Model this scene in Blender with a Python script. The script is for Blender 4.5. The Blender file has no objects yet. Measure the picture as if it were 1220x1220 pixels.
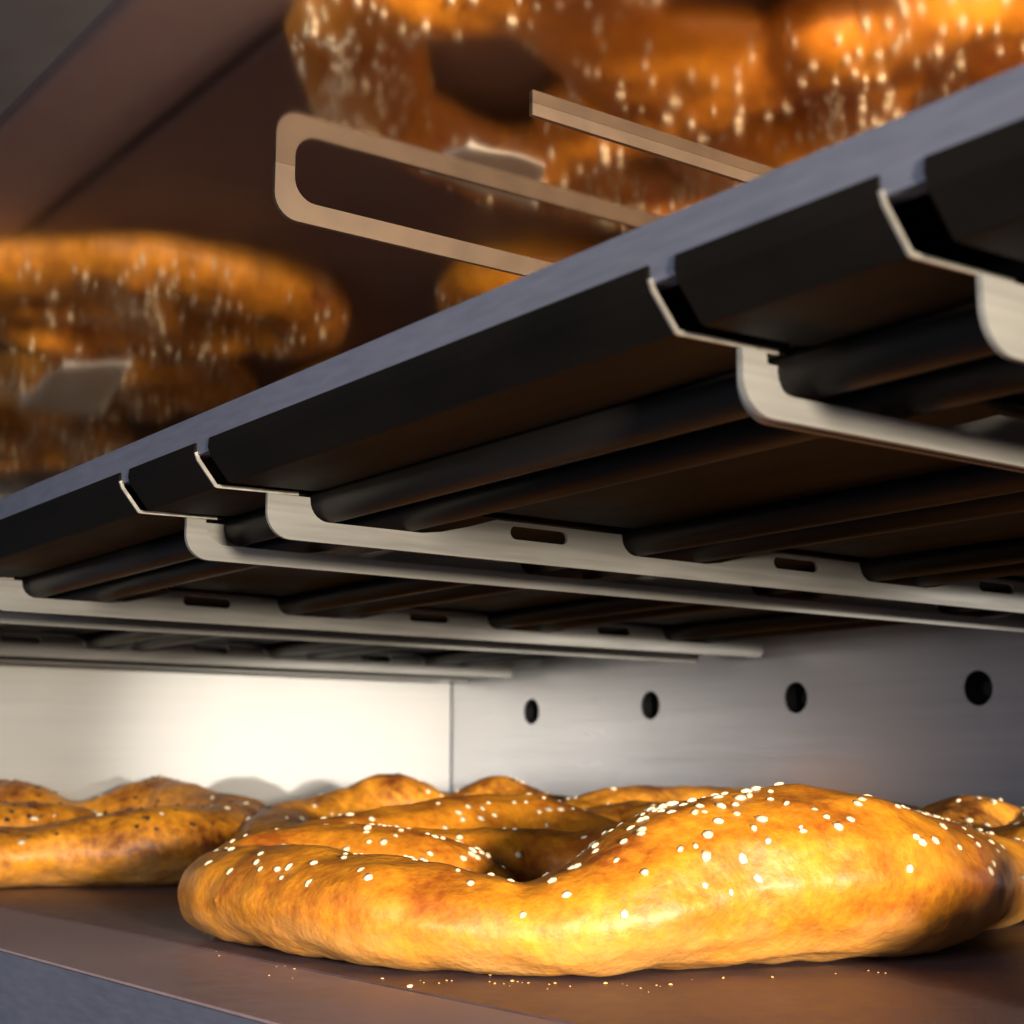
import bpy, bmesh, math, random
from mathutils import Vector, noise
from mathutils.bvhtree import BVHTree
random.seed(7)
C = bpy.context.scene.collection
S = bpy.context.scene

# ------------------------------------------------------------------ camera
F_PX = 1840.0
YAW = math.radians(53.5)
PITCH = math.atan(312 / F_PX)
cam_d = bpy.data.cameras.new('camera'); cam = bpy.data.objects.new('camera', cam_d); C.objects.link(cam)
cam_d.sensor_width = 36; cam_d.lens = 36 * F_PX / 1220
cam_d.clip_start = 0.01; cam_d.clip_end = 50
cam.location = (0, 0, 0)
cam.rotation_euler = (math.pi / 2 + PITCH, 0, YAW)
cam_d.dof.use_dof = True; cam_d.dof.focus_distance = 0.62; cam_d.dof.aperture_fstop = 16
S.camera = cam

# ------------------------------------------------------------------ light
w = bpy.data.worlds.new('World'); S.world = w; w.use_nodes = True
bg = w.node_tree.nodes['Background']
bg.inputs[0].default_value = (0.42, 0.50, 0.72, 1); bg.inputs[1].default_value = 0.16
S.view_settings.view_transform = 'Standard'; S.view_settings.look = 'None'
S.view_settings.exposure = 0.0; S.view_settings.gamma = 1.0

def lamp(name, kind, loc, target, energy, color, **kw):
    d = bpy.data.lights.new(name, kind); o = bpy.data.objects.new(name, d); C.objects.link(o)
    o.location = loc; d.energy = energy; d.color = color
    o.rotation_euler = (Vector(target) - Vector(loc)).to_track_quat('-Z', 'Y').to_euler()
    for k, v in kw.items(): setattr(d, k, v)
    return o
lamp('bread_lamp', 'SPOT', (0.75, -0.03, 0.055), (-0.66, 0.43, -0.065), 195, (1.0, 0.88, 0.70), spot_size=math.radians(31), spot_blend=1.0, shadow_soft_size=0.05)
lamp('wall_spot', 'SPOT', (1.60, 0.84, 0.035), (-1.35, 0.76, 0.010), 420, (1.0, 0.94, 0.84), spot_size=math.radians(9.5), spot_blend=1.0, shadow_soft_size=0.03)
lamp('upper_fill', 'SPOT', (0.22, 0.30, 0.205), (-1.00, 0.45, 0.160), 78, (1.0, 0.82, 0.60), spot_size=math.radians(70), spot_blend=0.9, shadow_soft_size=0.03)  # added fill that brightens the upper shelf and its reflection
lamp('front_fill', 'AREA', (0.10, -1.1, 0.25), (-0.50, 0.30, 0.12), 15, (0.88, 0.92, 1.0), shape='DISK', size=0.5)

# ------------------------------------------------------------------ helpers
def smooth(me, ang=None):
    for p in me.polygons: p.use_smooth = True
    if ang is not None:
        try: me.set_sharp_from_angle(angle=math.radians(ang))
        except Exception: pass

def obj(name, me, mat=None, parent=None, label=None, category=None, group=None, kind=None):
    o = bpy.data.objects.new(name, me); C.objects.link(o)
    if mat and me is not None and len(me.materials) == 0: me.materials.append(mat)
    if parent: o.parent = parent
    if label: o['label'] = label
    if category: o['category'] = category
    if group: o['group'] = group
    if kind: o['kind'] = kind
    return o

def from_bm(bm, name, bevel=0, segs=2):
    if bevel: bmesh.ops.bevel(bm, geom=[e for e in bm.edges if e.calc_face_angle(0) > 0.5], offset=bevel, segments=segs, affect='EDGES', clamp_overlap=True)
    bmesh.ops.recalc_face_normals(bm, faces=bm.faces)
    me = bpy.data.meshes.new(name); bm.to_mesh(me); bm.free()
    return me

def box_mesh(name, a, b, bevel=0.0):
    bm = bmesh.new()
    v = [bm.verts.new((x, y, z)) for x in (a[0], b[0]) for y in (a[1], b[1]) for z in (a[2], b[2])]
    for f in ((0,1,3,2),(4,6,7,5),(0,4,5,1),(2,3,7,6),(0,2,6,4),(1,5,7,3)): bm.faces.new([v[i] for i in f])
    me = from_bm(bm, name, bevel)
    if bevel: smooth(me, 40)
    return me

def strip_mesh(name, prof, x0, x1, thick):
    """a bent sheet: profile of (y, z) points run along X, with thickness upward/inward"""
    n = len(prof); nrm = []
    for i in range(n):
        p = Vector(prof[max(i-1, 0)]); q = Vector(prof[min(i+1, n-1)]); t = (q - p).normalized()
        nrm.append(Vector((-t.y, t.x)))
    bm = bmesh.new(); rows = []
    for x in (x0, x1):
        rows.append([bm.verts.new((x, p[0], p[1])) for p in prof] + [bm.verts.new((x, prof[i][0] + nrm[i].x * thick, prof[i][1] + nrm[i].y * thick)) for i in reversed(range(n))])
    m = len(rows[0])
    for i in range(m):
        j = (i + 1) % m
        bm.faces.new((rows[0][i], rows[0][j], rows[1][j], rows[1][i]))
    for k in (0, 1):
        for i in range(n - 1):
            bm.faces.new((rows[k][i], rows[k][i+1], rows[k][m-2-i], rows[k][m-1-i]))
    return from_bm(bm, name)

def plate_mesh(name, outer, holes, thick):
    """sheet in the YZ plane at x = 0, running back to x = -thick"""
    bm = bmesh.new()
    es = []
    for loop in [outer] + holes:
        vs = [bm.verts.new((0, p[0], p[1])) for p in loop]
        for i in range(len(vs)): es.append(bm.edges.new((vs[i], vs[(i+1) % len(vs)])))
    bmesh.ops.triangle_fill(bm, use_beauty=True, use_dissolve=False, edges=es)
    r = bmesh.ops.extrude_face_region(bm, geom=list(bm.faces))
    bmesh.ops.translate(bm, verts=[g for g in r['geom'] if isinstance(g, bmesh.types.BMVert)], vec=(-thick, 0, 0))
    bmesh.ops.dissolve_limit(bm, angle_limit=0.01, verts=bm.verts, edges=bm.edges)
    return from_bm(bm, name)

def tube_mesh(name, x0, x1, r, segs=20):
    bm = bmesh.new()
    bmesh.ops.create_cone(bm, cap_ends=True, segments=segs, radius1=r, radius2=r, depth=x1 - x0)
    bmesh.ops.rotate(bm, verts=bm.verts, cent=(0,0,0), matrix=__import__('mathutils').Matrix.Rotation(math.pi/2, 3, 'Y'))
    bmesh.ops.translate(bm, verts=bm.verts, vec=((x0+x1)/2, 0, 0))
    me = from_bm(bm, name); smooth(me, 40); return me

# ------------------------------------------------------------------ materials
def nt(name):
    m = bpy.data.materials.new(name); m.use_nodes = True
    return m, m.node_tree, m.node_tree.nodes['Principled BSDF']

def N(t, typ, **kw):
    n = t.nodes.new(typ)
    for k, v in kw.items(): setattr(n, k, v)
    return n

def metal(name, c1, c2, rough, metallic, scale=(1, 1, 1), nscale=40, bump=0.0, rvar=0.1):
    m, t, p = nt(name)
    tc = N(t, 'ShaderNodeTexCoord'); mp = N(t, 'ShaderNodeMapping'); mp.inputs['Scale'].default_value = scale
    t.links.new(tc.outputs['Object'], mp.inputs['Vector'])
    nz = N(t, 'ShaderNodeTexNoise'); nz.inputs['Scale'].default_value = nscale; nz.inputs['Detail'].default_value = 6
    t.links.new(mp.outputs[0], nz.inputs['Vector'])
    n2 = N(t, 'ShaderNodeTexNoise'); n2.inputs['Scale'].default_value = 7; n2.inputs['Detail'].default_value = 5
    t.links.new(tc.outputs['Object'], n2.inputs['Vector'])
    ad = N(t, 'ShaderNodeMath', operation='MULTIPLY_ADD'); ad.inputs[1].default_value = 0.5
    t.links.new(nz.outputs['Fac'], ad.inputs[0])
    h = N(t, 'ShaderNodeMath', operation='MULTIPLY'); h.inputs[1].default_value = 0.5; t.links.new(n2.outputs['Fac'], h.inputs[0])
    t.links.new(h.outputs[0], ad.inputs[2])
    r = N(t, 'ShaderNodeValToRGB'); r.color_ramp.elements[0].position = 0.35; r.color_ramp.elements[1].position = 0.65
    r.color_ramp.elements[0].color = (*c1, 1); r.color_ramp.elements[1].color = (*c2, 1)
    t.links.new(ad.outputs[0], r.inputs[0]); t.links.new(r.outputs[0], p.inputs['Base Color'])
    rr = N(t, 'ShaderNodeMapRange'); rr.inputs['From Min'].default_value = .3; rr.inputs['From Max'].default_value = .7
    rr.inputs['To Min'].default_value = max(rough - rvar, 0.02); rr.inputs['To Max'].default_value = rough + rvar
    t.links.new(ad.outputs[0], rr.inputs['Value']); t.links.new(rr.outputs[0], p.inputs['Roughness'])
    p.inputs['Metallic'].default_value = metallic
    if bump:
        b = N(t, 'ShaderNodeBump'); b.inputs['Strength'].default_value = bump; b.inputs['Distance'].default_value = 0.001
        t.links.new(nz.outputs['Fac'], b.inputs['Height']); t.links.new(b.outputs[0], p.inputs['Normal'])
    return m

M = {}
M['rail'] = metal('painted_rail', (0.095, 0.100, 0.130), (0.125, 0.130, 0.170), 0.55, 0.2, (1, 1, 6), 60, 0.1)
M['strip'] = metal('brown_strip', (0.24, 0.165, 0.170), (0.32, 0.225, 0.230), 0.55, 0.0, (1, 1, 1), 120, 0.15)
M['mat'] = metal('brown_mat', (0.092, 0.054, 0.056), (0.135, 0.080, 0.082), 0.5, 0.0, (1, 1, 1), 120, 0.15)
M['mat_light'] = metal('light_brown_mat', (0.17, 0.105, 0.10), (0.23, 0.15, 0.145), 0.55, 0.0, (1, 1, 1), 120, 0.15)  # lighter brown than the lower mat
M['steel'] = metal('brushed_steel', (0.17, 0.163, 0.148), (0.27, 0.258, 0.238), 0.45, 0.35, (1, 0.15, 3), 90, 0.12)
M['wall_back'] = metal('wall_back_steel', (0.52, 0.53, 0.58), (0.62, 0.63, 0.68), 0.34, 0.88, (0.1, 0.1, 3), 60, 0.05)
M['wall'] = metal('wall_steel', (0.44, 0.43, 0.41), (0.48, 0.465, 0.44), 0.42, 0.35, (0.1, 0.1, 3), 60, 0.03, 0.04)
M['black'] = metal('black_enamel', (0.0022, 0.0020, 0.0018), (0.0060, 0.0042, 0.003), 0.6, 0.0, (0.3, 1, 1), 50, 0.15)
M['black'].node_tree.nodes['Principled BSDF'].inputs['Specular IOR Level'].default_value = 0.10
M['lip'] = metal('canopy_lip', (0.11, 0.108, 0.11), (0.15, 0.148, 0.15), 0.6, 0.0)
M['carrier_brown'] = metal('dim_brown_steel', (0.034, 0.020, 0.011), (0.065, 0.040, 0.022), 0.6, 0.0, (1, 1, 1), 60, 0.05)  # darkened brown so the upper brackets look as dim as reflections
M['edge'] = metal('bare_edge', (0.55, 0.50, 0.42), (0.70, 0.64, 0.55), 0.35, 0.8, (1, 1, 1), 200)
M['tube'] = metal('heater_tube', (0.004, 0.0035, 0.0035), (0.012, 0.010, 0.009), 0.48, 0.0, (0.2, 1, 1), 60, 0.1)
M['tube'].node_tree.nodes['Principled BSDF'].inputs['Specular IOR Level'].default_value = 0.16
M['ceiling'] = metal('polished_ceiling', (0.66, 0.60, 0.56), (0.74, 0.68, 0.63), 0.088, 1.0, (1, 1, 1), 14, 0.0, 0.03)
M['hole'] = metal('hole_liner', (0.008, 0.008, 0.009), (0.015, 0.015, 0.016), 0.6, 0.0)

def crust(name, gold, deep, pale, dark_amt=0.5):
    m, t, p = nt(name)
    tc = N(t, 'ShaderNodeTexCoord')
    big = N(t, 'ShaderNodeTexNoise'); big.inputs['Scale'].default_value = 22; big.inputs['Detail'].default_value = 5; big.inputs['Roughness'].default_value = .6
    fine = N(t, 'ShaderNodeTexNoise'); fine.inputs['Scale'].default_value = 160; fine.inputs['Detail'].default_value = 8; fine.inputs['Roughness'].default_value = .65
    for n in (big, fine): t.links.new(tc.outputs['Object'], n.inputs['Vector'])
    sep = N(t, 'ShaderNodeSeparateXYZ'); t.links.new(tc.outputs['Object'], sep.inputs[0])
    # the side of a loaf, shaded from the oven's top heat, stays pale: a band by height, broken up by noise
    hz = N(t, 'ShaderNodeMapRange'); hz.inputs['From Min'].default_value = -0.004; hz.inputs['From Max'].default_value = 0.022
    ad = N(t, 'ShaderNodeMath', operation='MULTIPLY_ADD'); ad.inputs[1].default_value = 0.05; ad.inputs[2].default_value = -0.025
    t.links.new(big.outputs['Fac'], ad.inputs[0])
    ad2 = N(t, 'ShaderNodeMath', operation='ADD'); t.links.new(ad.outputs[0], ad2.inputs[0]); t.links.new(sep.outputs['Z'], ad2.inputs[1])
    t.links.new(ad2.outputs[0], hz.inputs['Value'])
    r1 = N(t, 'ShaderNodeValToRGB'); e = r1.color_ramp.elements
    e[0].position = 0.42 - 0.1 * (1 - dark_amt); e[0].color = (*deep, 1); e[1].position = 0.62; e[1].color = (*gold, 1)
    mixn = N(t, 'ShaderNodeMath', operation='MULTIPLY_ADD'); mixn.inputs[1].default_value = 0.35
    sc = N(t, 'ShaderNodeMath', operation='MULTIPLY'); sc.inputs[1].default_value = 0.65
    t.links.new(fine.outputs['Fac'], mixn.inputs[0]); t.links.new(big.outputs['Fac'], sc.inputs[0]); t.links.new(sc.outputs[0], mixn.inputs[2])
    t.links.new(mixn.outputs[0], r1.inputs[0])
    mx = N(t, 'ShaderNodeMixRGB'); mx.inputs[1].default_value = (*pale, 1)
    t.links.new(hz.outputs[0], mx.inputs[0]); t.links.new(r1.outputs[0], mx.inputs[2])
    t.links.new(mx.outputs[0], p.inputs['Base Color'])
    p.inputs['Roughness'].default_value = 0.5
    rv = N(t, 'ShaderNodeMapRange'); rv.inputs['To Min'].default_value = 0.62; rv.inputs['To Max'].default_value = 0.36
    t.links.new(big.outputs['Fac'], rv.inputs['Value']); t.links.new(rv.outputs[0], p.inputs['Roughness'])
    p.inputs['Subsurface Weight'].default_value = 0.06; p.inputs['Subsurface Radius'].default_value = (0.006, 0.002, 0.001); p.inputs['Subsurface Scale'].default_value = 1.0
    p.inputs['Coat Weight'].default_value = 0.28; p.inputs['Coat Roughness'].default_value = 0.42
    vor = N(t, 'ShaderNodeTexVoronoi'); vor.inputs['Scale'].default_value = 260; t.links.new(tc.outputs['Object'], vor.inputs['Vector'])
    wr = N(t, 'ShaderNodeTexNoise'); wr.inputs['Scale'].default_value = 420; wr.inputs['Detail'].default_value = 4; t.links.new(tc.outputs['Object'], wr.inputs['Vector'])
    hs = N(t, 'ShaderNodeMath', operation='MULTIPLY_ADD'); hs.inputs[1].default_value = 0.35
    t.links.new(vor.outputs['Distance'], hs.inputs[0]); t.links.new(fine.outputs['Fac'], hs.inputs[2])
    h2 = N(t, 'ShaderNodeMath', operation='MULTIPLY_ADD'); h2.inputs[1].default_value = 0.35
    t.links.new(wr.outputs['Fac'], h2.inputs[0]); t.links.new(hs.outputs[0], h2.inputs[2])
    b = N(t, 'ShaderNodeBump'); b.inputs['Strength'].default_value = 0.42; b.inputs['Distance'].default_value = 0.0016
    t.links.new(h2.outputs[0], b.inputs['Height']); t.links.new(b.outputs[0], p.inputs['Normal'])
    return m
M['crust'] = crust('golden_crust', (0.86, 0.325, 0.016), (0.36, 0.085, 0.005), (0.82, 0.44, 0.12), 0.6)
M['crust_dark'] = crust('brown_crust', (0.90, 0.35, 0.022), (0.15, 0.032, 0.004), (0.82, 0.42, 0.12), 0.8)

def plain(name, c, rough):
    m, t, p = nt(name)
    g = N(t, 'ShaderNodeNewGeometry'); hsv = N(t, 'ShaderNodeHueSaturation'); hsv.inputs['Color'].default_value = (*c, 1)
    mr = N(t, 'ShaderNodeMapRange'); mr.inputs['To Min'].default_value = 0.75; mr.inputs['To Max'].default_value = 1.2
    t.links.new(g.outputs['Random Per Island'], mr.inputs['Value']); t.links.new(mr.outputs[0], hsv.inputs['Value'])
    t.links.new(hsv.outputs[0], p.inputs['Base Color']); p.inputs['Roughness'].default_value = rough
    return m
M['sesame'] = plain('sesame', (0.84, 0.70, 0.46), 0.45)
M['nigella'] = plain('nigella', (0.035, 0.018, 0.010), 0.5)

# ------------------------------------------------------------------ the setting: oven walls
XE, YB = -1.35, 0.92            # end wall and back wall
X1 = 0.30                       # where the deck stops at the right, beside the camera
Z0, Z1 = -0.080, 0.125
HOLES = [-0.688 - 0.1745 * k for k in range(-3, 4)]
HX = [x for x in HOLES if XE + 0.03 < x and x > -1.30][:7]
HX = [-0.688 + 0.1745 * k for k in range(5, -1, -1)] + [-0.688 - 0.1745 * k for k in range(1, 4)]
HX = [x for x in HX if x < X1 - .03]
HZ, HR = 0.060, 0.0125
ew = obj('end_wall', box_mesh('end_wall', (XE - 0.004, 0.252, Z0 - .004), (XE, YB - 0.0015, Z1)), M['wall'], kind='structure')
def holed_wall():
    bm = bmesh.new(); sx = sorted(HX); half = 0.03; segs = 32
    def quad(x0, z0, x1, z1):
        bm.faces.new([bm.verts.new((x, YB, z)) for x, z in ((x0, z0), (x1, z0), (x1, z1), (x0, z1))])
    quad(XE, Z0 - .004, X1, HZ - half); quad(XE, HZ + half, X1, Z1)
    cur = XE
    for x in sx:
        quad(cur, HZ - half, x - half, HZ + half); cur = x + half
        ring_o, ring_i, ring_b = [], [], []
        for i in range(segs):
            a = 2 * math.pi * i / segs + math.pi / segs * 0; c, s = math.cos(a), math.sin(a); k = half / max(abs(c), abs(s))
            ring_o.append(bm.verts.new((x + c * k, YB, HZ + s * k)))
            ring_i.append(bm.verts.new((x + c * HR, YB, HZ + s * HR)))
            ring_b.append(bm.verts.new((x + c * HR, YB + 0.002, HZ + s * HR)))
        for i in range(segs):
            j = (i + 1) % segs
            bm.faces.new((ring_o[i], ring_o[j], ring_i[j], ring_i[i])); bm.faces.new((ring_i[i], ring_i[j], ring_b[j], ring_b[i]))
    quad(cur, HZ - half, X1, HZ + half)
    bmesh.ops.remove_doubles(bm, verts=bm.verts, dist=1e-5)
    return from_bm(bm, 'back_wall')
bw = obj('back_wall', holed_wall(), M['wall_back'], kind='structure')
def cup():
    bm = bmesh.new(); segs = 24; rings = []
    for (r, y) in ((HR + .0015, 0.0021), (HR + .0015, 0.03), (HR * .45, 0.03), (HR * .45, 0.012), (0.0, 0.010)):
        rings.append([bm.verts.new((math.cos(2*math.pi*i/segs) * r, y, math.sin(2*math.pi*i/segs) * r)) for i in range(segs)])
    for a, b in zip(rings, rings[1:]):
        for i in range(segs): bm.faces.new((a[i], a[(i+1) % segs], b[(i+1) % segs], b[i]))
    bmesh.ops.remove_doubles(bm, verts=bm.verts, dist=1e-6)
    me = from_bm(bm, 'wall_socket'); smooth(me, 40); return me
cm = cup()
for x in HX:
    o = obj('wall_socket', cm, M['hole'], bw); o.location = (x, YB, HZ)
    

# ------------------------------------------------------------------ shelves
def empty(name, loc, label, cat, group=None):
    o = bpy.data.objects.new(name, None); C.objects.link(o); o.location = loc; o.empty_display_size = .05
    o['label'] = label; o['category'] = cat
    if group: o['group'] = group
    return o

def kids(parent):
    bpy.context.view_layer.update()
    for o in parent.children: o.matrix_parent_inverse = parent.matrix_world.inverted()

XL = XE + 0.001
XU = -1.78                     # the upper shelf runs on past the lower chamber's end wall
low = empty('baking_shelf', (-0.5, 0.25, Z0), 'lower brown baking shelf with blue-grey front rail, carrying the golden ring breads', 'shelf', 'oven shelves')
obj('front_rail', box_mesh('front_rail', (XL - .02, 0.2480, Z0 - 0.060), (X1, 0.2495, Z0 - 0.0008), 0.0012), M['rail'], low)
obj('front_strip', box_mesh('front_strip', (XL, 0.250, Z0 - 0.02), (X1, 0.3245, Z0), 0.0007), M['strip'], low)
obj('baking_mat', box_mesh('baking_mat', (XL, 0.3262, Z0 - 0.02), (X1, YB - 0.001, Z0 + 0.0004), 0.0007), M['mat'], low)
kids(low)

RT, RB = 0.1375, 0.1215
up = empty('baking_shelf', (-0.5, 0.25, RT), 'upper shelf with blue-grey rail and black heater housings slung underneath', 'shelf', 'oven shelves')
obj('front_rail', box_mesh('front_rail', (XL - .02, 0.2500, RB), (X1, 0.2560, RT), 0.0010), M['rail'], up)
obj('front_strip', box_mesh('front_strip', (XU, 0.2575, 0.1290), (X1, 0.3200, 0.1393), 0.0010), M['strip'], up)
obj('baking_mat', box_mesh('baking_mat', (XU, 0.3300, 0.1290), (X1, YB - 0.001, 0.1397), 0.0007), M['mat_light'], up)
obj('underside_plate', box_mesh('underside_plate', (XL, 0.2565, 0.1252), (X1, YB - 0.001, 0.1285)), M['black'], up)

# heater housings: bent black sheets, wide and narrow by turns
PER = 0.3375
notch_w = [-0.2794 - PER * k for k in range(-2, 4)]     # right end of each wide housing
notch_n = [-0.2054 - PER * k for k in range(-2, 4)]     # right end of each narrow housing
SLOT0, SP = 0.2983, 0.1645
def prof():
    p = [(0.2492, 0.1262), (0.2488, 0.1225), (0.2500, 0.1195), (0.2578, 0.1100), (0.2590, 0.1097), (0.2945, 0.1105)]
    for k in range(4):
        s = SLOT0 + SP * k
        p += [(s + 0.000, 0.1110), (s + .004, 0.1185), (s + .064, 0.1185), (s + .072, 0.1110)]
        if k < 3: p += [(s + SP - .006, 0.1110)]
    p += [(0.90, 0.1110)]
    return p
PR = prof()
for k in range(6):
    for (xr, xl) in ((notch_w[k], notch_w[k] - 0.2513), (notch_n[k], notch_n[k] - 0.064)):
        xr2, xl2 = min(xr, X1 - .002), max(xl, XE + 0.003)
        if xr2 - xl2 < .01: continue
        hp = obj('heater_housing', strip_mesh('heater_housing', PR, xl2, xr2, 0.0012), M['black'], up)
        # bare cut edge of the sheet at its right end
        obj('cut_edge', strip_mesh('cut_edge', [(y, z - .0002) for y, z in PR[1:6]], xr2 + 0.0001, xr2 + 0.0009, 0.0014), M['edge'], hp)

def arc(cx, cy, r, a0, a1, n=7):
    return [(cx + r * math.cos(math.radians(a0 + (a1 - a0) * i / n)), cy + r * math.sin(math.radians(a0 + (a1 - a0) * i / n))) for i in range(n + 1)]
def slotted(top, bot, yend=0.90):
    """outline of a heater carrier plate and the oval windows in it"""
    out = arc(0.2795 + .0105, bot + .0105, .0105, 180, 270) + arc(yend - .006, bot + .006, .006, 270, 360) + [(yend, top)]
    holes = []
    for k in (3, 2, 1, 0):
        s = SLOT0 + SP * k; zb = top - .0094; 
        if s + .10 < yend: out += [(s + .0927, top), (s + .078, top - .0045), (s + .064, top - .0080), (s + .054, zb)]
        else: out += [(yend - .012, top), (yend - .02, zb)]
        out += arc(s + .0088, zb + .0085, .0085, 270, 180)
        out += [(s + .0002, top)]
        if k < 3:
            a, b = s + .1003, s + .1325; z0, z1 = top - .0078, top - .0018
            holes.append(arc(a + .003, (z0+z1)/2, .003, 90, 270, 6) + arc(b - .003, (z0+z1)/2, .003, -90, 90, 6))
    out += [(0.2795, top)]
    return out, holes
def rim(top, bot, yend=0.90, t=.0070):
    out = arc(0.2795 + .0105, bot + .0105, .0105, 180, 270) + arc(yend - .006, bot + .006, .006, 270, 360) + [(yend, top)]
    out += [(yend - .010, top)] + [(yend - .010, bot + t + .004), (yend - .014, bot + t)]
    out += arc(0.2885 + .010, bot + t + .010, .010, 270, 180) + [(0.2885, top)] + [(0.2795, top)]
    return out, []
def carriers(parent, top, bot, xs_n, xs_w, mat=None, double=True, t=.0070):
    mat = mat or M['steel']
    o1, h1 = slotted(top, bot); pm = plate_mesh('carrier_plate', o1, h1, 0.0016)
    o2, h2 = rim(top, bot, t=t); rm = plate_mesh('carrier_rim', o2, h2, 0.0020)
    pb = plate_mesh('carrier_plate', slotted(top, bot + .0012, 0.8995)[0], [], 0.0016)
    for x in xs_n:
        if XE + .01 < x < X1: 
            o = obj('carrier_plate', pm, mat, parent); o.location.x = x
    for x in xs_w:
        if XE + .02 < x < X1:
            o = obj('carrier_rim', rm, mat, parent); o.location.x = x + .0012
            if double:
                o = obj('carrier_plate', pb, mat, parent); o.location = (x - .007, .0075, 0)
carriers(up, 0.1096, 0.0918, [x + .0030 for x in notch_n], [x + .0012 for x in notch_w])
tm = tube_mesh('heater_tube', XE + 0.004, X1 - .01, 0.0078)
for k in range(4):
    for dy in (0.0105, 0.0480):
        o = obj('heater_tube', tm, M['tube'], up); o.location = (0, SLOT0 + SP * k + dy, 0.1096 - .0094 + .0080)
kids(up)

# upper ceiling: polished sheet that mirrors the breads of the upper shelf
top_z = 0.2480
cp = empty('oven_ceiling', (-0.5, 0.10, top_z), 'polished brown-tinted steel ceiling panel mirroring the breads of the upper shelf', 'ceiling panel')
obj('polished_sheet', box_mesh('polished_sheet', (XE - .5, 0.1735, top_z), (X1 + .2, YB - .001, top_z + .003)), M['ceiling'], cp)
obj('front_lip', box_mesh('front_lip', (XE - .5, 0.02, top_z - .001), (X1 + .2, 0.1728, top_z + .012), .001), M['lip'], cp)
carriers(cp, top_z - .00005, 0.2245, [], [-0.5420], M['carrier_brown'], False, .0090)
obj('hanger_bar', box_mesh('hanger_bar', (-0.4350, 0.330, 0.2430), (-0.4330, 0.90, top_z - .00005), .0003), M['carrier_brown'], cp)
kids(cp)
obj('back_wall', box_mesh('upper_back_wall', (XU, YB, 0.1265), (X1, YB + .003, top_z - .0005)), M['wall'], kind='structure')
obj('end_wall', box_mesh('upper_end_wall', (XU - .004, 0.252, 0.1265), (XU, YB - 0.0015, top_z - .0005)), M['wall'], kind='structure')

# ------------------------------------------------------------------ breads
FX, FY = -math.sin(YAW), math.cos(YAW)
def at(px, fwd):
    r = (px - 610) / F_PX * fwd
    return Vector((FX * fwd + FY * r, FY * fwd - FX * r))

def catmull(P, n):
    out = []
    for i in range(len(P) - 1):
        p0, p1, p2, p3 = P[max(i-1, 0)], P[i], P[i+1], P[min(i+2, len(P)-1)]
        for k in range(n):
            t = k / n
            out.append([0.5 * ((2*b) + (-a + c) * t + (2*a - 5*b + 4*c - d) * t*t + (-a + 3*b - 3*c + d) * t**3) for a, b, c, d in zip(p0, p1, p2, p3)])
    out.append(list(P[-1])); return out

def bread_mesh(name, strands, seed, voxel=0.0034):
    """strands: lists of (x, y, ztop, r) in the bread's own frame, z = 0 on the shelf"""
    bm = bmesh.new()
    for P in strands:
        for (x, y, zt, r) in catmull(P, 9):
            ret = bmesh.ops.create_icosphere(bm, subdivisions=2, radius=1)
            for v in ret['verts']:
                c = v.co; h = zt / 2
                v.co = Vector((x + c.x * r, y + c.y * r, h + c.z * max(h, 0.004)))
                if c.z < 0: v.co.z = h + (-(abs(c.z) ** 0.8)) * h
    me = bpy.data.meshes.new('tmp'); bm.to_mesh(me); bm.free()
    o = bpy.data.objects.new('tmp', me); C.objects.link(o)
    m = o.modifiers.new('r', 'REMESH'); m.mode = 'VOXEL'; m.voxel_size = voxel
    s = o.modifiers.new('s', 'SMOOTH'); s.iterations = 5; s.factor = 0.5
    dg = bpy.context.evaluated_depsgraph_get(); dg.update()
    nm = bpy.data.meshes.new_from_object(o.evaluated_get(dg)); nm.name = name
    bpy.data.objects.remove(o); bpy.data.meshes.remove(me)
    off = Vector((seed * 3.1, seed * 1.7, 0))
    nm.calc_loop_triangles() if False else None
    norms = [v.normal.copy() for v in nm.vertices]
    for v, n in zip(nm.vertices, norms):
        p = v.co + off
        d = noise.noise(p * 22) * 0.0030 + noise.noise(p * 60) * 0.0012 + noise.noise(p * 170) * 0.00045
        v.co += n * d
        v.co.z = max(v.co.z, 0.0006)
    nm.update(); smooth(nm)
    return nm

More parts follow.
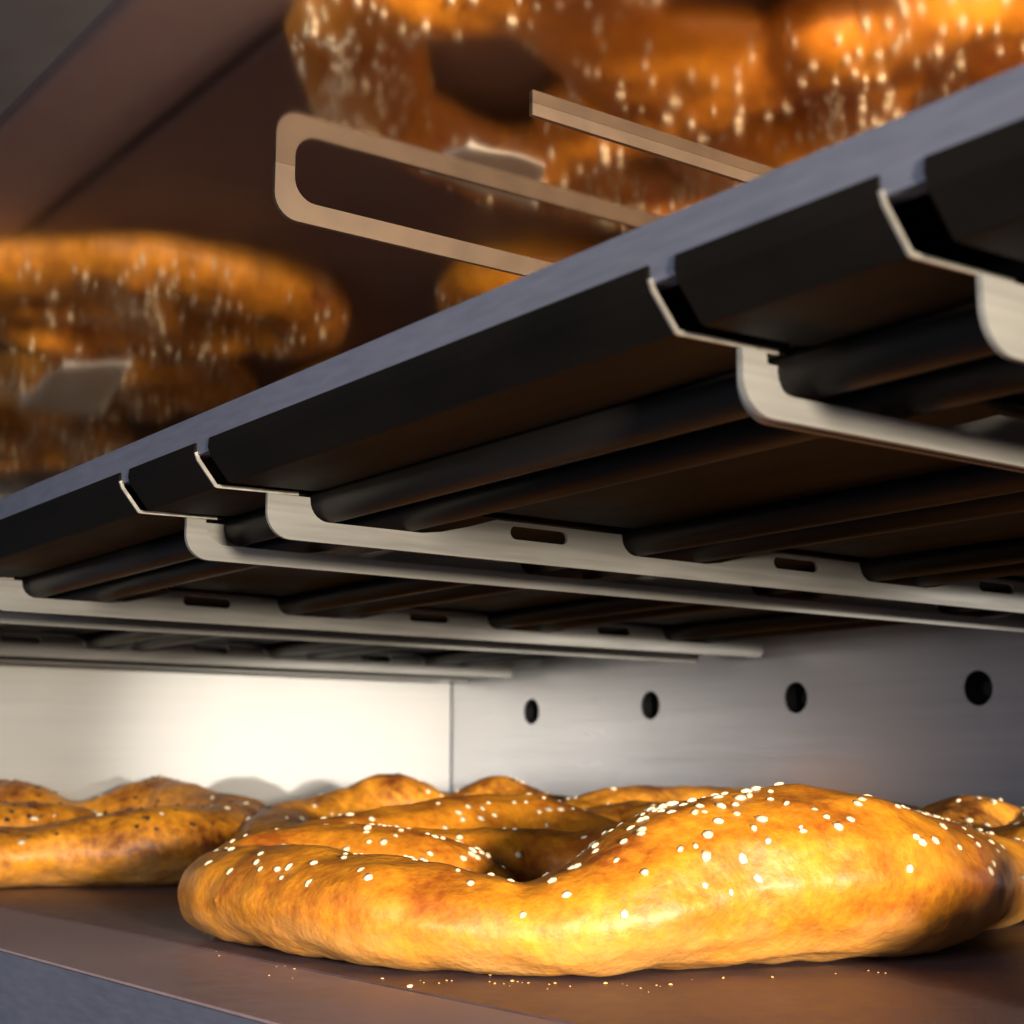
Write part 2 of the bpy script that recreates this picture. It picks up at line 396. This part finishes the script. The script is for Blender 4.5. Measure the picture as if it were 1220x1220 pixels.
def seed_mesh(name, bread, count, size, seed, clusters=6, spread=0.03, zmin=0.02, bias=None):
    rnd = random.Random(seed)
    bvh = BVHTree.FromPolygons([v.co for v in bread.vertices], [p.vertices for p in bread.polygons])
    vs = [v.co for v in bread.vertices if v.co.z > zmin]
    cl = [rnd.choice(vs) for _ in range(clusters)] + list(bias or [])
    base = bmesh.new(); bmesh.ops.create_icosphere(base, subdivisions=1, radius=1)
    bvs = [v.co.copy() for v in base.verts]; bfs = [[v.index for v in f.verts] for f in base.faces]; base.free()
    V, Fc = [], []; made = 0; tries = 0
    while made < count and tries < count * 12:
        tries += 1
        if rnd.random() < 0.6:
            c = rnd.choice(cl); x, y = rnd.gauss(c[0], spread), rnd.gauss(c[1], spread)
        else:
            c = rnd.choice(vs); x, y = rnd.gauss(c.x, .006), rnd.gauss(c.y, .006)
        hit, n, _, _ = bvh.ray_cast(Vector((x, y, .3)), Vector((0, 0, -1)))
        if hit is None or hit.z < 0.010 or n.z < rnd.uniform(0.02, 0.55): continue
        q = n.to_track_quat('Z', 'Y').to_matrix()
        a = rnd.uniform(0, 6.28); s = size * rnd.uniform(.65, 1.2); k3 = rnd.uniform(.55, .9)
        k0 = len(V); rnd0 = rnd.uniform(-.12, .18)
        for v in bvs:
            t = 1 - 0.35 * v.x
            p = Vector((v.x * s, v.y * s * k3 * t, v.z * s * .45))
            p = Vector((p.x * math.cos(a) - p.y * math.sin(a), p.x * math.sin(a) + p.y * math.cos(a), p.z + s * rnd0))
            V.append(hit + q @ p)
        Fc += [[k0 + i for i in f] for f in bfs]; made += 1
    me = bpy.data.meshes.new(name); me.from_pydata(V, [], Fc); smooth(me); return me

def bread(label, strands, zshelf, seed, mat, seeds, group, world=True, dark=0, voxel=0.0034, bias=None, size=0.0026, center=None):
    """strands given in world XY; the object's origin is put in their middle"""
    allp = [p for s in strands for p in s]
    cx = sum(p[0] for p in allp) / len(allp); cy = sum(p[1] for p in allp) / len(allp)
    loc = [[(p[0] - cx, p[1] - cy, p[2], p[3]) for p in s] for s in strands]
    me = bread_mesh('bread', loc, seed, voxel)
    o = obj('bread', me, mat, None, label, 'bread', group); o.location = (cx, cy, zshelf)
    b = [(p[0] - cx, p[1] - cy) for p in (bias or [])]
    if seeds: obj('sesame_seeds', seed_mesh('sesame_seeds', me, seeds, size, seed, bias=b), M['sesame'], o, kind='stuff')
    if dark: obj('black_seeds', seed_mesh('black_seeds', me, dark, size * 1.0, seed + 50), M['nigella'], o, kind='stuff')
    return o

def V4(l): return [(*at(p, f), z, r) for p, f, z, r in l]
ZT = Z0 + 0.0006
GL = 'ring breads on the lower shelf'
GU = 'ring breads on the upper shelf'
# near bread, each strand from (picture x, distance) turned into shelf positions
near = [
    V4([(275, .790, .040, .022), (310, .745, .047, .030), (405, .685, .048, .034), (520, .652, .044, .036), (640, .642, .036, .036),
        (740, .645, .050, .040), (830, .660, .069, .046), (920, .672, .074, .049), (1000, .685, .072, .047), (1070, .722, .063, .042), (1125, .79, .053, .034), (1185, .86, .046, .032)]),
    V4([(1180, .86, .046, .032), (1120, .91, .052, .034), (1050, .93, .060, .036), (960, .92, .062, .036), (850, .94, .056, .034), (740, .95, .050, .032), (640, .98, .066, .033), (560, .96, .068, .034), (480, .92, .062, .033), (390, .88, .056, .032), (310, .83, .050, .028)]),
    V4([(330, .80, .052, .030), (420, .80, .056, .030), (500, .79, .052, .030), (565, .80, .040, .024)]),
    V4([(500, .86, .052, .030), (580, .875, .051, .028), (660, .885, .050, .028), (740, .87, .052, .030)]),
]
NEAR = bread('large golden ring bread nearest the front, thickly sprinkled with pale sesame seeds', near, ZT, 3, M['crust'], 600, GL, voxel=0.003,
      bias=[at(p, f) for p, f in ((660, .70), (700, .69), (620, .69), (740, .69), (760, .70), (680, .72), (560, .78), (800, .70))])

def ring(cx, cy, R, z, r, seed, ry=None, j=.07):
    rnd = random.Random(seed); P = []; n = 11; ph = rnd.uniform(0, 6.28)
    for i in range(n + 1):
        a = 2 * math.pi * (i % n) / n + ph
        rr = random.Random(seed * 100 + i % n)
        P.append((cx + math.cos(a) * R * rr.uniform(1 - j, 1 + j), cy + math.sin(a) * (ry or R) * rr.uniform(1 - j, 1 + j), z * rr.uniform(.82 - j, 1.12), r * rr.uniform(.85, 1.12)))
    # a second strand laid across one side, as in a twisted ring
    a0 = rnd.uniform(0, 6.28); Q = []
    for i in range(5):
        a = a0 + i * .35
        Q.append((cx + math.cos(a) * R * (.62 + .1 * i / 4), cy + math.sin(a) * (ry or R) * .66, z * rnd.uniform(.85, 1.05), r * .8))
    return [P, Q]

left = [
    V4([(-180, 1.12, .050, .040), (-60, 1.10, .046, .038), (40, 1.125, .044, .037), (140, 1.13, .052, .038), (210, 1.14, .058, .040), (270, 1.19, .056, .036), (290, 1.26, .060, .034)]),
    V4([(290, 1.26, .062, .034), (230, 1.33, .072, .036), (190, 1.36, .078, .038), (130, 1.34, .060, .034), (80, 1.34, .058, .034), (30, 1.34, .074, .038), (-40, 1.34, .076, .040), (-140, 1.30, .060, .040), (-180, 1.2, .05, .04)]),
    V4([(-60, 1.20, .060, .036), (30, 1.20, .060, .034), (100, 1.22, .054, .030)]),
]
bread('browned ring bread with black seeds at the left of the lower shelf', left, ZT, 11, M['crust_dark'], 50, GL, dark=190)
backm = [
    V4([(330, 1.12, .046, .034), (420, 1.08, .048, .034), (520, 1.06, .050, .036), (620, 1.08, .054, .036), (720, 1.12, .056, .036), (780, 1.2, .058, .036)]),
    V4([(780, 1.2, .058, .036), (720, 1.30, .060, .034), (650, 1.33, .064, .036), (590, 1.31, .078, .036), (530, 1.32, .064, .034), (475, 1.31, .082, .040), (420, 1.28, .068, .034), (350, 1.22, .060, .034), (330, 1.14, .05, .034)]),
]
bread('brown lumpy ring bread behind the near one, below the wall corner', backm, ZT, 17, M['crust_dark'], 110, GL, dark=30)
backr = [
    V4([(700, 1.14, .056, .034), (760, 1.12, .062, .034), (860, 1.06, .062, .036), (980, 1.03, .062, .036), (1060, 1.05, .062, .034), (1090, 1.10, .050, .030)]),
    V4([(1080, 1.12, .054, .032), (1000, 1.20, .064, .036), (900, 1.25, .068, .036), (800, 1.25, .070, .036), (730, 1.2, .070, .036), (680, 1.17, .062, .03)]),
]
bread('low brown bread whose crust peeps out behind the right hump of the near bread', backr, ZT, 23, M['crust_dark'], 60, GL)
right = [
    V4([(1190, 1.00, .046, .030), (1240, .95, .052, .034), (1330, .93, .055, .036), (1430, .93, .056, .038), (1530, .96, .058, .038)]),
    V4([(1190, 1.00, .050, .032), (1230, 1.06, .056, .034), (1320, 1.10, .058, .034), (1430, 1.10, .060, .036), (1530, 1.00, .06, .038)]),
]
bread('golden bread at the right edge just behind the tail of the large near one', right, ZT, 29, M['crust'], 40, GL)
bread('golden ring bread added out of view beyond the right edge to shade the crust beside the near one', ring(-0.150, 0.53, .100, .056, .036, 37), ZT, 37, M['crust'], 40, GL)  # unseen bread added to throw the shadow at the lower right
farr = ring(-0.56, 0.82, .060, .060, .034, 31)
bread('orange crust showing at the right edge between the back wall and the near bread', farr, ZT, 31, M['crust_dark'], 60, GL)

# breads on the upper shelf, seen as reflections in the polished ceiling
ZU = 0.1399

def twisted(cx, cy, R, z, r, seed):
    S3 = ring(cx, cy, R, z, r * .88, seed, None, .20); rnd = random.Random(seed)
    a = rnd.uniform(0, 3.14)
    S3.append([(cx + math.cos(a) * R * t, cy + math.sin(a) * R * t, z * .85, r * .85) for t in (-1, -.4, .1, .6, 1)])
    S3.append([(cx + math.cos(a + 1.3) * R * t, cy + math.sin(a + 1.3) * R * t + .015, z * .95, r * .7) for t in (-1, -.3, .3, .9)])
    S3.append([(cx - R * .25, cy, z * .8, r * 1.2), (cx, cy + .01, z * .72, r * 1.3), (cx + R * .2, cy - .01, z * .8, r * 1.2)])
    return S3
specs = [(-1.03, 0.435, .100, 'browned ring bread on the upper shelf, mirrored as the curved crust at the left edge', 41),
         (-0.540, 0.495, .150, 'big seeded golden bread on the upper shelf, mirrored across the top of the ceiling', 42),
         (-0.84, 0.72, .100, 'upper-shelf bread mirrored low by the rail, right of the curved left crust', 43),
         (-1.24, 0.50, .075, 'small upper-shelf bread close to the end wall, mirrored at the lower left', 44),
         (-1.50, 0.46, .110, 'upper-shelf bread farthest to the left, mirrored just above the rail', 47),
         (-1.50, 0.76, .100, 'upper-shelf bread in the far left corner', 48),
         (-1.17, 0.76, .095, 'upper-shelf bread in the back corner where the walls meet', 45),
         (-0.50, 0.79, .100, 'upper-shelf bread by the back wall behind the big seeded golden one', 46)]
for (x, y, R, lab, sd) in specs:
    zz = .042 if y < .6 else .050
    bread(lab, twisted(x, y, R, zz, .040, sd), ZU, sd, M['crust'] if sd in (42, 43) else M['crust_dark'], 700 if sd == 42 else 220, GU, voxel=0.0045, size=.003)

# ------------------------------------------------------------------ crumbs and fallen seeds round the near bread
LOWV = [Vector((v.co.x + NEAR.location.x, v.co.y + NEAR.location.y)) for v in NEAR.data.vertices if v.co.z < .010 and v.normal.x * -FX + v.normal.y * -FY > .4]
def litter(name, n, size, flat, mat, label, seed):
    rnd = random.Random(seed); V, Fc = [], []
    base = bmesh.new(); bmesh.ops.create_icosphere(base, subdivisions=1, radius=1)
    bvs = [v.co.copy() for v in base.verts]; bfs = [[v.index for v in f.verts] for f in base.faces]; base.free()
    for _ in range(n):
        if rnd.random() < .93:
            v = rnd.choice(LOWV); d = rnd.expovariate(1 / .010)
            q = v + Vector((-FX, -FY)) * d
        else:
            q = Vector((rnd.uniform(-1.2, -.3), rnd.uniform(.26, .60)))
        if q.y < .262: continue
        s = size * rnd.uniform(.3, 1.2); a = rnd.uniform(0, 6.28); k0 = len(V)
        for v in bvs:
            j = rnd.uniform(.7, 1.2)
            x, y = v.x * s * j, v.y * s * .65 * j
            V.append((q.x + x * math.cos(a) - y * math.sin(a), q.y + x * math.sin(a) + y * math.cos(a), Z0 + .0005 + max(0, (v.z + .8) * s * flat)))
        Fc += [[k0 + i for i in f] for f in bfs]
    me = bpy.data.meshes.new(name); me.from_pydata(V, [], Fc)
    obj(name, me, mat, None, label, 'crumbs', None, 'stuff')
litter('crumbs', 170, .0008, .5, M['crust_dark'], 'brown bread crumbs scattered on the baking shelf before the breads', 5)
litter('fallen_seeds', 26, .0019, .35, M['sesame'], 'fallen pale sesame seeds lying on the shelf before the near bread', 6)

def unproject(px, py, z):
    r = (px - 610) / F_PX; u = (610 - py) / F_PX
    cp_, sp_ = math.cos(PITCH), math.sin(PITCH)
    d = Vector((FX * cp_ + FY * r - FX * sp_ * u, FY * cp_ - FX * r - FY * sp_ * u, sp_ + cp_ * u))
    return (d * (z / d.z)).xy
ZV = 0.1397 + 0.054
def PV1(px, py): return unproject(px, py, 2 * top_z - ZV)
def pale_sheet(corners, z, label, seed):  # added pale sheets standing in for pale patches of the reflection
    rnd = random.Random(seed); n = 10; bm = bmesh.new(); g = []
    a, b, c, d = [Vector(p) for p in corners]
    for i in range(n + 1):
        row = []
        for j in range(n + 1):
            u, v = i / n, j / n
            p = (a * (1 - u) + b * u) * (1 - v) + (d * (1 - u) + c * u) * v
            h = z + .004 * noise.noise(Vector((p.x * 30, p.y * 30, seed))) + .010 * max(0, v - .6)
            row.append(bm.verts.new((p.x, p.y, h)))
        g.append(row)
    for i in range(n):
        for j in range(n): bm.faces.new((g[i][j], g[i+1][j], g[i+1][j+1], g[i][j+1]))
    me = from_bm(bm, 'reflection_patch'); smooth(me)
    o = obj('reflection_patch', me, M['pale_sheet'], None, label, 'baking paper', 'added pale sheets for patches in the reflection')
    m = o.modifiers.new('t', 'SOLIDIFY'); m.thickness = .0006
M['pale_sheet'] = metal('pale_sheet', (0.78, 0.72, 0.60), (0.86, 0.82, 0.74), 0.7, 0.0, (1, 1, 1), 40)
pale_sheet([PV1(20, 480), PV1(120, 500), PV1(158, 425), PV1(78, 428)], ZV, 'added pale sheet for the patch mirrored at the lower left, just above the rail', 3)
pale_sheet([PV1(500, 205), PV1(640, 250), PV1(650, 190), PV1(560, 160)], ZV, 'added pale sheet for the patch mirrored inside the brown loop', 4)
